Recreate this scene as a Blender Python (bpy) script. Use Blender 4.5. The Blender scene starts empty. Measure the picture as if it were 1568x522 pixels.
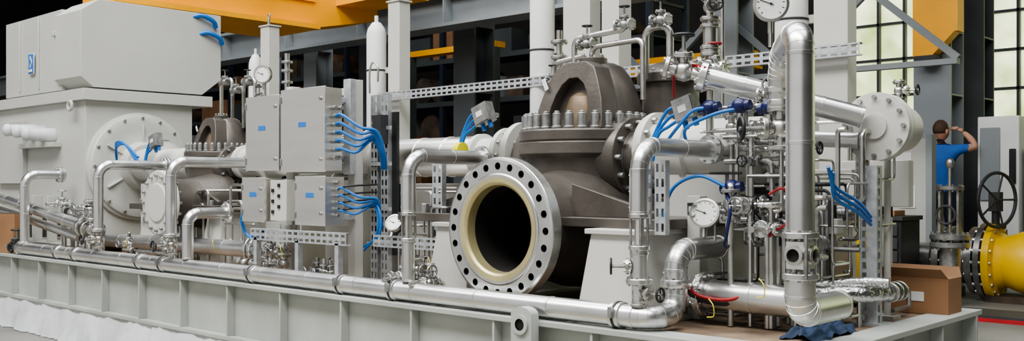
import bpy, bmesh, math, random
from mathutils import Vector, Matrix
V = Vector
random.seed(7)
pi = math.pi

# ------------------------------------------------------------------ materials
MATS = {}
def mat(name, col, rough=.5, metal=0., var=.12, scale=6., bump=0., bscale=40., emit=0., stretch=None, spec=None, col2=None):
    m = bpy.data.materials.new(name); m.use_nodes = True
    nt = m.node_tree; n = nt.nodes; l = nt.links
    p = n['Principled BSDF']
    p.inputs['Roughness'].default_value = rough
    p.inputs['Metallic'].default_value = metal
    tc = n.new('ShaderNodeTexCoord'); mp = n.new('ShaderNodeMapping')
    l.new(tc.outputs['Object'], mp.inputs['Vector'])
    if stretch: mp.inputs['Scale'].default_value = stretch
    no = n.new('ShaderNodeTexNoise'); no.inputs['Scale'].default_value = scale
    no.inputs['Detail'].default_value = 5.
    l.new(mp.outputs['Vector'], no.inputs['Vector'])
    cr = n.new('ShaderNodeValToRGB')
    a = [max(0, c*(1-var)) for c in col]; b = list(col2) if col2 else [min(1, c*(1+var)) for c in col]
    cr.color_ramp.elements[0].position = .3; cr.color_ramp.elements[1].position = .7
    cr.color_ramp.elements[0].color = (*a, 1); cr.color_ramp.elements[1].color = (*b, 1)
    l.new(no.outputs['Fac'], cr.inputs['Fac'])
    l.new(cr.outputs['Color'], p.inputs['Base Color'])
    mr = n.new('ShaderNodeMapRange'); mr.inputs['To Min'].default_value = max(.03, rough*.8); mr.inputs['To Max'].default_value = min(1, rough*1.25)
    l.new(no.outputs['Fac'], mr.inputs['Value']); l.new(mr.outputs['Result'], p.inputs['Roughness'])
    if bump > 0:
        n2 = n.new('ShaderNodeTexNoise'); n2.inputs['Scale'].default_value = bscale; n2.inputs['Detail'].default_value = 3
        l.new(mp.outputs['Vector'], n2.inputs['Vector'])
        bp = n.new('ShaderNodeBump'); bp.inputs['Strength'].default_value = bump; bp.inputs['Distance'].default_value = .01
        l.new(n2.outputs['Fac'], bp.inputs['Height']); l.new(bp.outputs['Normal'], p.inputs['Normal'])
    if emit > 0:
        l.new(cr.outputs['Color'], p.inputs['Emission Color']); p.inputs['Emission Strength'].default_value = emit
    MATS[name] = m
    return m
mat('paint', (.52, .515, .475), .42, 0, .06, 2.5, .05, 60)
mat('paint_motor', (.50, .50, .465), .42, 0, .05, 1.5, .05, 60)
mat('skidpaint', (.40, .42, .395), .45, 0, .14, 3)
mat('clad', (.70, .70, .69), .33, 1, .1, 5, .06, 14)
mat('stainless', (.80, .78, .74), .34, 1, .05, 3, 0, 30, stretch=(1, 1, 6))
mat('casing', (.115, .102, .089), .38, .45, .3, 5, .12, 50)
mat('casing_tan', (.22, .165, .11), .45, .4, .4, 9, .1, 50)
mat('bolt', (.36, .36, .35), .38, .85, .25, 30)
mat('machined', (.66, .66, .64), .28, .95, .12, 12, .03, 60)
mat('cream', (.50, .44, .24), .35, .5, .15, 8)
mat('black', (.012, .012, .013), .5, 0, .2)
mat('bore_shade', (.005, .0045, .004), .9, 0, .2)  # near-black colour puts the shade inside openings into the material
mat('rubber', (.03, .03, .032), .6, 0, .2)
mat('foil', (.72, .72, .71), .26, 1, .1, 20, .9, 38)
mat('galv', (.58, .60, .62), .42, .75, .15, 40)
mat('tube', (.54, .53, .50), .33, 1, .12, 20)
mat('blue', (.012, .15, .48), .4, 0, .1)
mat('bluelabel', (.03, .17, .50), .5, 0, .05)
mat('navy', (.006, .010, .07), .3, 0, .1)
mat('red', (.33, .012, .015), .5, 0, .2)
mat('yellowtag', (.75, .68, .02), .5, 0, .1)
mat('crane', (.85, .38, .008), .45, 0, .08, 2)
mat('yellow', (.85, .53, .01), .4, 0, .06, 3)
mat('deck', (.13, .085, .055), .75, 0, .5, 7, .3, 30, col2=(.27, .195, .13))
mat('concrete', (.17, .165, .15), .6, 0, .3, 1.5, .1, 30)
mat('line', (.65, .50, .06), .6, 0, .3, 12)
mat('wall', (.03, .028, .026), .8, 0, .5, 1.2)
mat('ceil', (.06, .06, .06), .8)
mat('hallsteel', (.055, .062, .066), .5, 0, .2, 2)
mat('hallgrey', (.24, .26, .27), .5, 0, .10, 2)
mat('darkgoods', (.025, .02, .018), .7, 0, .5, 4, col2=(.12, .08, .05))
mat('rack', (.014, .022, .04), .5)
mat('window', (.50, .66, .18), .5, 0, .35, 1.7, emit=1.8, col2=(.95, 1.0, .65))
mat('white', (.72, .72, .70), .5, 0, .04)
mat('tarp', (.58, .60, .60), .55, 0, .16, 5, .8, 9)
mat('dial', (.80, .80, .77), .3, 0, .03)
mat('card', (.28, .15, .075), .75, 0, .15, 6)
mat('skin', (.56, .30, .20), .55, 0, .06)
mat('hair', (.07, .035, .02), .7, 0, .3, 60, .3, 200)
mat('shirt', (.025, .12, .42), .8, 0, .12, 8, .3, 30)
mat('trousers', (.012, .018, .035), .85, 0, .2, 8)
mat('cloth', (.02, .04, .08), .9, 0, .3, 8, .6, 20)
mat('beige', (.45, .45, .41), .6, 0, .04)
mat('glow_pane', (.95, .97, 1), .5, 0, .01, emit=9.)  # glowing surface for the added overhead panels and the cubicle strip

# ------------------------------------------------------------------ builder
def basis(a):
    a = V(a).normalized()
    ref = V((0, 0, 1)) if abs(a.z) < .9 else V((1, 0, 0))
    u = ref.cross(a).normalized(); w = a.cross(u)
    return a, u, w

class B:
    def __init__(s, name):
        s.name = name; s.v = []; s.f = []; s.m = []; s.mats = []
    def mi(s, m):
        if m not in s.mats: s.mats.append(m)
        return s.mats.index(m)
    def add(s, vs, fs, m):
        o = len(s.v); k = s.mi(m)
        s.v.extend([tuple(v) for v in vs])
        for f in fs:
            s.f.append([i+o for i in f]); s.m.append(k)
    def box(s, lo, hi, m, rz=0, piv=None, taper=None):
        x0, y0, z0 = lo; x1, y1, z1 = hi
        vs = [V(p) for p in [(x0,y0,z0),(x1,y0,z0),(x1,y1,z0),(x0,y1,z0),(x0,y0,z1),(x1,y0,z1),(x1,y1,z1),(x0,y1,z1)]]
        if taper:
            for i in range(4):
                vs[i].x += taper*(-1 if i in (0, 3) else 1); vs[i].y += taper*(-1 if i in (0, 1) else 1)
        if rz:
            c = V(piv) if piv else (V(lo)+V(hi))/2
            R = Matrix.Rotation(rz, 3, 'Z')
            vs = [R @ (v-c)+c for v in vs]
        s.add(vs, [(0,3,2,1),(4,5,6,7),(0,1,5,4),(1,2,6,5),(2,3,7,6),(3,0,4,7)], m)
    def obox(s, c, ax, sz, m):
        a, b, d = ax; c = V(c); vs = []
        for k in (-1, 1):
            for (i, j) in ((-1,-1),(1,-1),(1,1),(-1,1)):
                vs.append(c+V(a)*i*sz[0]+V(b)*j*sz[1]+V(d)*k*sz[2])
        s.add(vs, [(0,3,2,1),(4,5,6,7),(0,1,5,4),(1,2,6,5),(2,3,7,6),(3,0,4,7)], m)
    def lathe(s, o, ax, prof, m, n=32, sc=(1, 1)):
        a, u, w = basis(ax); o = V(o); vs = []; fs = []
        for (r, h) in prof:
            for i in range(n):
                t = 2*pi*i/n
                vs.append(o+a*h+u*(r*math.cos(t)*sc[0])+w*(r*math.sin(t)*sc[1]))
        for k in range(len(prof)-1):
            for i in range(n):
                j = (i+1) % n
                fs.append((k*n+i, k*n+j, (k+1)*n+j, (k+1)*n+i))
        s.add(vs, fs, m)
    def cyl(s, p0, p1, r, m, n=20, r2=None):
        p0 = V(p0); p1 = V(p1); L = (p1-p0).length
        if L < 1e-6: return
        r2 = r if r2 is None else r2
        s.lathe(p0, p1-p0, [(1e-5, 0), (r, 0), (r2, L), (1e-5, L)], m, n)
    def sph(s, c, r, m, n=16, sc=(1, 1, 1)):
        vs = []; fs = []; k = n//2
        c = V(c)
        for i in range(k+1):
            ph = pi*i/k
            for j in range(n):
                t = 2*pi*j/n
                vs.append(c+V((r*sc[0]*math.sin(ph)*math.cos(t), r*sc[1]*math.sin(ph)*math.sin(t), r*sc[2]*math.cos(ph))))
        for i in range(k):
            for j in range(n):
                fs.append((i*n+j, (i+1)*n+j, (i+1)*n+(j+1) % n, i*n+(j+1) % n))
        s.add(vs, fs, m)
    def torus(s, c, ax, R, r, m, n=28, k=8):
        a, u, w = basis(ax); c = V(c); vs = []; fs = []
        for i in range(n):
            t = 2*pi*i/n; d = u*math.cos(t)+w*math.sin(t)
            for j in range(k):
                q = 2*pi*j/k
                vs.append(c+d*(R+r*math.cos(q))+a*(r*math.sin(q)))
        for i in range(n):
            for j in range(k):
                fs.append((i*k+j, ((i+1) % n)*k+j, ((i+1) % n)*k+(j+1) % k, i*k+(j+1) % k))
        s.add(vs, fs, m)
    def tubepts(s, P, r, m, n=14, caps=True):
        N = len(P); T = []
        for i in range(N):
            a = P[max(0, i-1)]; b = P[min(N-1, i+1)]
            T.append((b-a).normalized())
        _, u, w = basis(T[0]); vs = []; fs = []
        for i in range(N):
            u = (u-T[i]*u.dot(T[i])).normalized(); w = T[i].cross(u)
            rr = r[i] if isinstance(r, list) else r
            for j in range(n):
                q = 2*pi*j/n
                vs.append(P[i]+u*(rr*math.cos(q))+w*(rr*math.sin(q)))
        for i in range(N-1):
            for j in range(n):
                fs.append((i*n+j, i*n+(j+1) % n, (i+1)*n+(j+1) % n, (i+1)*n+j))
        if caps:
            fs.append(tuple(range(n-1, -1, -1))); fs.append(tuple((N-1)*n+j for j in range(n)))
        s.add(vs, fs, m)
        return T
    def fil(s, pts, fr, k=6):
        pts = [V(p) for p in pts]; out = [pts[0]]; segs = []; arcs = []
        last = pts[0]
        for i in range(1, len(pts)-1):
            a = (pts[i-1]-pts[i]); b = (pts[i+1]-pts[i]); la = a.length; lb = b.length
            a.normalize(); b.normalize()
            t = min(fr, la*.48, lb*.48)
            p0 = pts[i]+a*t; p2 = pts[i]+b*t
            segs.append((last, p0)); arc = []
            for j in range(k+1):
                q = j/k
                wgt = .7071
                den = (1-q)**2+2*wgt*q*(1-q)+q*q
                arc.append((p0*(1-q)**2+pts[i]*(2*wgt*q*(1-q))+p2*q*q)/den)
            out += arc; arcs.append(arc); last = p2
        segs.append((last, pts[-1])); out.append(pts[-1])
        return out, segs, arcs
    def pipe(s, pts, r, m='tube', fr=.05, n=12):
        out, _, _ = s.fil(pts, fr); s.tubepts(out, r, m, n)
    def clad(s, pts, r, fr=.1, m='clad', sp=.3, n=24):
        out, segs, arcs = s.fil(pts, fr, 5); s.tubepts(out, r, m, n)
        for (a, b) in segs:
            L = (b-a).length
            if L < .02: continue
            d = (b-a)/L; k = max(1, round(L/sp))
            for i in range(k+1):
                p = a+d*(L*i/k)
                s.lathe(p-d*.006, d, [(r*.98, 0), (r*1.045, .001), (r*1.045, .011), (r*.98, .012)], m, n)
            _, u, w = basis(d)
            off = (u*.5-w*.86).normalized()*(r*1.0)
            s.obox((a+b)/2+off, (d, off.normalized(), d.cross(off.normalized())), (L/2, .0015, .006), m)
            for i in range(k):
                for q in (.12, .5, .88):
                    p = a+d*(L*(i+q)/k)+off*1.02
                    s.cyl(p, p+off.normalized()*.003, .0035, 'bolt', 6)
        for arc in arcs:
            for j in range(1, len(arc)-1):
                d = (arc[j+1]-arc[j-1]).normalized()
                s.lathe(arc[j]-d*.002, d, [(r*.98, 0), (r*1.025, .001), (r*1.025, .003), (r*.98, .004)], m, n)
    def spline(s, pts, r, m, n=8, k=8):
        P = [V(p) for p in pts]; P = [P[0]*2-P[1]]+P+[P[-1]*2-P[-2]]; out = []
        for i in range(1, len(P)-2):
            for j in range(k):
                t = j/k; a, b, c, d = P[i-1:i+3]
                out.append(.5*((2*b)+(c-a)*t+(2*a-5*b+4*c-d)*t*t+(3*b-a-3*c+d)*t**3))
        out.append(P[-2]); s.tubepts(out, r, m, n)
    def flange(s, c, ax, r, th, m='machined', nb=8, br=None, bm='bolt', both=True):
        a, u, w = basis(ax); c = V(c)
        s.lathe(c-a*th/2, a, [(1e-5, 0), (r*.96, 0), (r, th*.12), (r, th*.88), (r*.96, th), (1e-5, th)], m, 32)
        br = br or r*.09
        for i in range(nb):
            t = 2*pi*(i+.5)/nb; p = c+(u*math.cos(t)+w*math.sin(t))*(r-br*1.7)
            s.cyl(p-a*(th/2+br*1.3), p+a*(th/2+br*1.3), br, bm, 6)
    def prism(s, poly, org, ex, ey, n, th, m):
        org = V(org); ex = V(ex); ey = V(ey); n = V(n).normalized()
        k = len(poly)
        vs = [org+ex*x+ey*y for x, y in poly]+[org+ex*x+ey*y+n*th for x, y in poly]
        fs = [tuple(range(k-1, -1, -1)), tuple(range(k, 2*k))]+[(i, (i+1) % k, (i+1) % k+k, i+k) for i in range(k)]
        s.add(vs, fs, m)
    def strip(s, outer, inner, org, ex, ey, n, th, m):
        org = V(org); ex = V(ex); ey = V(ey); n = V(n); k = len(outer)
        P = lambda q, z: org+ex*q[0]+ey*q[1]+n*z
        vs = [P(q, 0) for q in outer]+[P(q, 0) for q in inner]+[P(q, th) for q in outer]+[P(q, th) for q in inner]
        fs = []
        for i in range(k-1):
            fs += [(i, i+1, k+i+1, k+i), (2*k+i, 3*k+i, 3*k+i+1, 2*k+i+1), (i, 2*k+i, 2*k+i+1, i+1), (k+i, k+i+1, 3*k+i+1, 3*k+i)]
        fs += [(0, k, 3*k, 2*k), (k-1, 3*k-1, 4*k-1, 2*k-1)]
        s.add(vs, fs, m)
    def holes(s, c, ax, rc, a_, N, rh, dep, m, hm):
        a, u, w = basis(ax); c = V(c); vb = rc*pi/N
        ca = math.atan2(vb, a_)
        phis = sorted([2*pi*i/12 for i in range(12)]+[ca, pi-ca, pi+ca, 2*pi-ca])
        K = len(phis)
        def pt(t0, x, y, h):
            r = rc+x; t = t0+y/rc
            return c+(u*math.cos(t)+w*math.sin(t))*r+a*h
        for i in range(N):
            t0 = 2*pi*i/N
            hole = [(rh*math.cos(p), rh*math.sin(p)) for p in phis]
            bd = []
            for p in phis:
                k = min(a_/max(1e-6, abs(math.cos(p))), vb/max(1e-6, abs(math.sin(p))))
                bd.append((k*math.cos(p), k*math.sin(p)))
            vs = [pt(t0, x, y, 0) for x, y in hole]+[pt(t0, x, y, 0) for x, y in bd]
            s.add(vs, [(j, (j+1) % K, K+(j+1) % K, K+j) for j in range(K)], m)
            vs = [pt(t0, x, y, 0) for x, y in hole]+[pt(t0, x, y, -dep) for x, y in hole]
            s.add(vs, [(j, (j+1) % K, K+(j+1) % K, K+j) for j in range(K)]+[tuple(range(K, 2*K))], hm)
    def strut(s, p0, p1, wd, w, dep, m='galv', rows=2, pitch=.05, slot=.032):
        p0 = V(p0); p1 = V(p1); L = (p1-p0).length; a = (p1-p0)/L
        wd = V(wd); wd = (wd-a*wd.dot(a)).normalized(); nn = a.cross(wd)
        if nn.y < -.3: nn = -nn
        k = max(1, int(L/pitch)); pt_ = L/k
        us = [0]
        for i in range(k):
            us += [i*pt_+(pt_-slot)/2, i*pt_+(pt_+slot)/2]
        us.append(L)
        cs = [-w/2]; cw = w/rows
        for j in range(rows):
            cs += [-w/2+cw*j+cw*.28, -w/2+cw*j+cw*.72]
        cs.append(w/2)
        nu = len(us); nc = len(cs)
        vs = [p0+a*x+wd*y for x in us for y in cs]; fs = []
        for i in range(nu-1):
            for j in range(nc-1):
                if i % 2 == 1 and j % 2 == 1: continue
                fs.append((i*nc+j, (i+1)*nc+j, (i+1)*nc+j+1, i*nc+j+1))
        s.add(vs, fs, m)
        for sg in (-1, 1):
            q = wd*(w/2*sg)
            s.add([p0+q, p1+q, p1+q+nn*dep, p0+q+nn*dep], [(0, 1, 2, 3)], m)
            s.add([p0+q+nn*dep, p1+q+nn*dep, p1+q+nn*dep-wd*sg*.008, p0+q+nn*dep-wd*sg*.008], [(0, 1, 2, 3)], m)
    def gauge(s, c, nrm, r):
        a, u, w = basis(nrm); c = V(c)
        s.lathe(c-a*r*.5, a, [(1e-5, 0), (r*.9, 0), (r, r*.08), (r, r*.5), (r*1.05, r*.52), (r*1.05, r*.62), (r*.9, r*.64), (r*.88, r*.56)], 'tube', 32)
        s.lathe(c+a*r*.06, a, [(1e-5, 0), (r*.9, 0)], 'dial', 32)
        for i in range(11):
            t = math.radians(-135+27*i); d = w*math.cos(t)+u*math.sin(t)
            s.obox(c+a*r*.075+d*r*.74, (d, a, d.cross(a)), (r*.07, r*.006, r*.016), 'black')
        t = math.radians(-70); d = w*math.cos(t)+u*math.sin(t)
        s.obox(c+a*r*.09+d*r*.25, (d, a, d.cross(a)), (r*.42, r*.01, r*.02), 'black')
        s.cyl(c+a*r*.07, c+a*r*.12, r*.07, 'black', 12)
        s.cyl(c-w*r*1.0-a*r*.2, c-w*r*1.7-a*r*.2, r*.16, 'tube', 10)
    def valve(s, c, ax, st, k=1., m='tube', wheel='black'):
        a, _, _ = basis(ax); t = V(st).normalized(); c = V(c)
        s.sph(c, .03*k, m, 12)
        s.cyl(c-a*.055*k, c+a*.055*k, .017*k, m, 12)
        for g in (-1, 1):
            s.flange(c+a*g*.05*k, a, .036*k, .012*k, m, 4, .006*k)
        s.cyl(c, c+t*.05*k, .017*k, m, 12)
        s.flange(c+t*.045*k, t, .03*k, .014*k, m, 4, .005*k)
        s.cyl(c+t*.05*k, c+t*.11*k, .006*k, 'bolt', 8)
        s.torus(c+t*.105*k, t, .028*k, .005*k, wheel, 20, 6)
        _, u, w = basis(t)
        for q in (u, w):
            s.cyl(c+t*.105*k-q*.028*k, c+t*.105*k+q*.028*k, .003*k, wheel, 6)
    def done(s, bevel=0, parent=None, sharp=35):
        me = bpy.data.meshes.new(s.name)
        lo = V([min(v[i] for v in s.v) for i in range(3)]); hi = V([max(v[i] for v in s.v) for i in range(3)])
        c = (lo+hi)/2; c.z = lo.z
        me.from_pydata([V(v)-c for v in s.v], [], s.f)
        for m in s.mats: me.materials.append(MATS[m])
        me.polygons.foreach_set('material_index', s.m)
        bm = bmesh.new(); bm.from_mesh(me)
        bmesh.ops.recalc_face_normals(bm, faces=bm.faces)
        bm.to_mesh(me); bm.free()
        me.polygons.foreach_set('use_smooth', [True]*len(me.polygons))
        me.set_sharp_from_angle(angle=math.radians(sharp))
        ob = bpy.data.objects.new(s.name, me); ob.location = c
        bpy.context.scene.collection.objects.link(ob)
        if bevel:
            md = ob.modifiers.new('bev', 'BEVEL'); md.width = bevel; md.segments = 2; md.limit_method = 'ANGLE'; md.angle_limit = math.radians(40)
            md.harden_normals = False
        if parent: ob.parent = parent
        return ob

X, Y, Z = V((1, 0, 0)), V((0, 1, 0)), V((0, 0, 1))
nY, nX = -Y, -X

# ------------------------------------------------------------------ hall
b = B('floor'); b.box((-34, -9, -.2), (8, 16, 0), 'concrete'); b.done()
b = B('floor_marking_line'); b.box((-30, 2.35, 0), (8, 2.43, .004), 'line'); b.box((-30, 6.6, 0), (8, 6.7, .004), 'line'); b.done()
b = B('wall_back')
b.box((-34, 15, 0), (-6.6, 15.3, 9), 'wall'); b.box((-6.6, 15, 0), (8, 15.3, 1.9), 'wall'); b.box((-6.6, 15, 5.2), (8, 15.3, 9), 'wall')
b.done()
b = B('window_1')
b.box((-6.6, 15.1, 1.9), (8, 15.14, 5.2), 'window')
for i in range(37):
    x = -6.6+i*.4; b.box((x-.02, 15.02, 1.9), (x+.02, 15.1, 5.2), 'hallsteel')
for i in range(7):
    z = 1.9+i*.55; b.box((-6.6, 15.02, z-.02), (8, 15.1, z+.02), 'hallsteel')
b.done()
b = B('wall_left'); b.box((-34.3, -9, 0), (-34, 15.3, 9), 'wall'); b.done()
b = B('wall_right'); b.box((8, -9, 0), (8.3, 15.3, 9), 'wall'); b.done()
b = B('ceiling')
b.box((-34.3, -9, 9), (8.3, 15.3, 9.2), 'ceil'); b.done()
for i, (x0, x1, y0, y1) in enumerate([(-12, 3, -2.4, .6), (-12, 3, 3.0, 5.4)]):
    b = B('overhead_glow_panel'); b.box((x0, y0, 8.96), (x1, y1, 9.0), 'glow_pane'); b.done()  # unseen glowing panels, added for top light and metal reflections

def hcol(x, y, w, m='hallsteel', h=8.99):
    b = B('hall_column')
    b.box((x-w/2, y-w/2, 0), (x+w/2, y-w/2+.03, h), m); b.box((x-w/2, y+w/2-.03, 0), (x+w/2, y+w/2, h), m)
    b.box((x-.02, y-w/2+.03, 0), (x+.02, y+w/2-.03, h), m)
    b.box((x-w*.6, y-w*.6, 0), (x+w*.6, y+w*.6, .04), m)
    for z in (2.2, 3.0, 3.8):
        b.box((x-w/2, y-w/2+.03, z), (x+w/2, y+w/2-.03, z+.02), m)
    b.done()
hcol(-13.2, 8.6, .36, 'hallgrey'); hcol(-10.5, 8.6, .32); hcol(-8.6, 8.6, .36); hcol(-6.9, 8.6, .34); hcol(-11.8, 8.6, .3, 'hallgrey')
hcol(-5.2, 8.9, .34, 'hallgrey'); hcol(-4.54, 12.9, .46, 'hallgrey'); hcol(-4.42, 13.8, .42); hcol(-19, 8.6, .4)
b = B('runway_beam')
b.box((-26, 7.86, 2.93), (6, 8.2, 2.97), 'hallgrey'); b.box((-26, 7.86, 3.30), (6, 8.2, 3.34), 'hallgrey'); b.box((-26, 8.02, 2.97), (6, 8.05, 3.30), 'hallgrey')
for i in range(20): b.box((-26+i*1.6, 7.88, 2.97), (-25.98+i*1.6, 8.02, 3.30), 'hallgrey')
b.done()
b = B('crane_girder')
b.prism([(4.25, 2.84), (6.6, 2.84), (7.4, 3.0), (7.4, 3.6), (4.25, 3.6)], (-9.7, 0, 0), Y, Z, X, .7, 'crane')
b.box((-9.85, 4.2, 2.79), (-8.88, 6.5, 2.84), 'crane')
b.box((-10.6, 6.8, 3.1), (-8.0, 7.3, 3.5), 'crane')
b.box((-9.0, 4.25, 3.1), (-8.97, 6.5, 3.14), 'crane')
b.done()
b = B('gantry_beam')
b.box((-7.4, 9.9, 2.45), (-5.6, 10.2, 2.62), 'crane'); b.box((-7.4, 9.8, 2.42), (-5.6, 10.3, 2.45), 'crane')
b.box((-7.4, 9.95, 0), (-7.25, 10.1, 2.42), 'hallsteel'); b.box((-5.75, 9.95, 0), (-5.6, 10.1, 2.42), 'hallsteel')
b.done()
b = B('gantry_beam')
b.box((-11.0, 9.6, 2.95), (-9.2, 9.8, 3.03), 'crane'); b.box((-11.0, 9.55, 0), (-10.9, 9.7, 2.95), 'hallsteel'); b.box((-9.3, 9.55, 0), (-9.2, 9.7, 2.95), 'hallsteel')
b.done()
b = B('roof_bracing')
for x in (-7.8, -6.2, -4.6):
    for q in (0, 1):
        a = V((x, 9.0, 2.2+q*1.4)); c = V((x+1.6, 9.0, 3.6-q*1.4))
        d = (c-a).normalized(); b.obox((a+c)/2, (d, Y, d.cross(Y)), ((c-a).length/2, .025, .03), 'hallgrey')
b.box((-7.8, 8.96, 3.6), (-3, 9.04, 3.7), 'hallgrey'); b.box((-7.8, 8.96, 2.15), (-3, 9.04, 2.2), 'hallgrey')
b.done()
b = B('yellow_crane_bracket')
b.prism([(-.26, 2.95), (.24, 2.95), (-.02, 2.68), (-.26, 2.68)], (-4.42, 12.4, 0), X, Z, Y, .2, 'crane')
b.box((-4.68, 12.4, 2.95), (-4.14, 12.62, 4.2), 'crane')
b.box((-4.66, 12.38, 2.6), (-4.40, 12.62, 2.68), 'rubber')
b.done()

def rack(x0, x1, y):
    b = B('pallet_rack')
    n = int((x1-x0)/1.8)
    for i in range(n+1):
        x = x0+i*(x1-x0)/n
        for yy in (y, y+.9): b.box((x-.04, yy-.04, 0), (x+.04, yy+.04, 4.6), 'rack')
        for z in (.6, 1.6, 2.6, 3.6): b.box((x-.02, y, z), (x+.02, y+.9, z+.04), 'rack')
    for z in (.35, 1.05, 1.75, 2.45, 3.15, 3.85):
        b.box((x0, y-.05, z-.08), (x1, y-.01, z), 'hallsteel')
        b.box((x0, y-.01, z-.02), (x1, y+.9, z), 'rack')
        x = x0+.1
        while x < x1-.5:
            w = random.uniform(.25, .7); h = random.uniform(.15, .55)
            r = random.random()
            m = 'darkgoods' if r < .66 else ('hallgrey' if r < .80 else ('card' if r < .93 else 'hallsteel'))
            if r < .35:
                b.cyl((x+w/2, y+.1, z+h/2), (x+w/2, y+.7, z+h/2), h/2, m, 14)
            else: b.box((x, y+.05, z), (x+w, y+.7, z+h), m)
            x += w+random.uniform(.05, .3)
    b.done()
rack(-33, -23, 11.2); rack(-22.4, -14.5, 11.2); rack(-14, -7.8, 11.2)

# ------------------------------------------------------------------ skid
b = B('skid_base_frame')
XL, XR, YF, YB, ZT, ZB = -10.4, -1.42, 2.97, 4.56, .55, .22
b.box((XL, YF, ZT-.022), (XR, YF+.13, ZT), 'skidpaint'); b.box((XL, YF, ZB), (XR, YF+.13, ZB+.022), 'skidpaint')
b.box((XL, YF+.055, ZB+.022), (XR, YF+.07, ZT-.022), 'skidpaint')
b.box((XL, YB-.13, ZT-.022), (XR, YB, ZT), 'skidpaint'); b.box((XL, YB-.13, ZB), (XR, YB, ZB+.022), 'skidpaint')
b.box((XL, YB-.07, ZB+.022), (XR, YB-.055, ZT-.022), 'skidpaint')
for x in (XL, XR-.13):
    b.box((x, YF+.13, ZT-.022), (x+.13, YB-.13, ZT), 'skidpaint'); b.box((x, YF+.13, ZB), (x+.13, YB-.13, ZB+.022), 'skidpaint')
    b.box((x+.055, YF+.07, ZB+.022), (x+.07, YB-.07, ZT-.022), 'skidpaint')
x = XL+.25
while x < XR:
    b.box((x, YF+.006, ZB+.022), (x+.012, YF+.055, ZT-.022), 'skidpaint'); x += .52
for yy in (3.3, 3.7, 4.1):
    b.box((XR-.055, yy, ZB+.022), (XR-.006, yy+.012, ZT-.022), 'skidpaint')
b.done(.002)
b = B('skid_lifting_lug')
pl = [(-.055, .40), (.055, .40), (.055, .575)]+[(.055*math.cos(t), .575+.03*math.sin(t)) for t in [pi*i/8 for i in range(1, 8)]]+[(-.055, .575)]
b.prism(pl, (-2.66, 2.925, 0), X, Z, Y, .045, 'skidpaint')
b.lathe((-2.66, 2.925, .535), nY, [(.024, 0), (.04, 0), (.04, .01), (.024, .01)], 'skidpaint', 24)
b.cyl((-2.66, 2.924, .535), (-2.66, 2.922, .535), .025, 'bore_shade', 20)  # dark disc painted for the shade in the lug hole
b.done()
b = B('deck_cover'); b.box((XL+.13, YF+.13, .5), (XR-.13, YB-.13, .545), 'deck'); b.done()
b = B('plinth_plastic_sheeting')
b.box((XL, 2.99, .0), (-1.6, 4.5, .218), 'tarp')
vs = []; fs = []; N = 180
for i in range(N+1):
    x = XL+(8.8)*i/N
    vs += [(x, 2.985+.008*math.sin(i*.9)+random.uniform(-.006, .006), .22), (x, 2.95+random.uniform(-.012, .012), .12), (x, 2.91+random.uniform(-.03, .03), .004)]
for i in range(N):
    for k in (0, 1): fs.append((i*3+k, i*3+3+k, i*3+4+k, i*3+1+k))
b.add(vs, fs, 'tarp'); b.done()

# ------------------------------------------------------------------ main electric motor
b = B('electric_motor')
b.box((-9.7, 3.42, .86), (-7.76, 4.34, 1.76), 'paint_motor')
b.box((-9.75, 3.38, 1.76), (-7.70, 4.5, 1.85), 'paint_motor')
b.box((-9.33, 3.40, 1.86), (-8.15, 4.5, 2.52), 'paint_motor')
b.prism([(3.46, 1.86), (4.40, 1.86), (4.58, 2.0), (4.58, 2.56), (3.50, 2.56), (3.36, 2.46), (3.36, 1.94)], (-8.2, 0, 0), Y, Z, X, .5, 'paint_motor')
b.box((-8.22, 3.34, 2.3), (-8.17, 4.6, 2.34), 'paint_motor')
for x in (-9.0, -8.6): b.box((x, 3.385, 1.9), (x+.012, 3.40, 2.5), 'paint_motor')
b.obox((-8.72, 3.385, 2.12), (X, Z, Y), (.055, .09, .004), 'white')
b.obox((-8.72, 3.378, 2.12), (X, Z, Y), (.048, .082, .004), 'bluelabel')
d1 = V((.6, 0, .8)); d2 = V((-.6, 0, .8))
b.obox((-8.72, 3.373, 2.135), (d1, d2, Y), (.034, .034, .003), 'white')
b.obox((-8.72, 3.369, 2.135), (d1, d2, Y), (.022, .022, .003), 'bluelabel')
b.obox((-8.72, 3.373, 2.06), (X, Z, Y), (.036, .012, .003), 'white')
b.lathe((-7.76, 3.86, 1.24), X, [(.44, 0), (.44, .03), (.415, .04), (.415, .06), (.36, .075), (.30, .06), (.2, .08), (.18, .16), (.1, .17), (1e-5, .17)], 'paint_motor', 48)
for i in range(16):
    t = 2*pi*i/16; p = V((-7.70, 3.86+.395*math.cos(t), 1.24+.395*math.sin(t))); b.cyl(p, p+X*.02, .014, 'bolt', 6)
for i in range(6):
    t = 2*pi*(i+.5)/6; c = V((-7.69, 3.86+.27*math.cos(t), 1.24+.27*math.sin(t)))
    b.obox(c, (V((0, math.cos(t), math.sin(t))), X, V((0, -math.sin(t), math.cos(t)))), (.07, .02, .008), 'paint_motor')
b.box((-9.7, 3.30, .55), (-7.72, 3.56, .62), 'paint_motor'); b.box((-9.7, 4.15, .55), (-7.72, 4.42, .62), 'paint_motor')
b.box((-9.7, 3.42, .62), (-9.3, 4.34, .86), 'paint_motor'); b.box((-8.2, 3.42, .62), (-7.76, 4.34, .86), 'paint_motor')
for x in (-9.2, -8.9, -8.6, -8.3, -8.0): b.box((x, 3.34, .62), (x+.02, 3.42, 1.0), 'paint_motor')
b.box((-9.5, 3.38, 1.1), (-8.9, 3.42, 1.65), 'paint_motor')
for x in (-9.62, -7.9):
    b.torus((x, 3.36, 1.72), Y, .035, .014, 'paint_motor')
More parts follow.
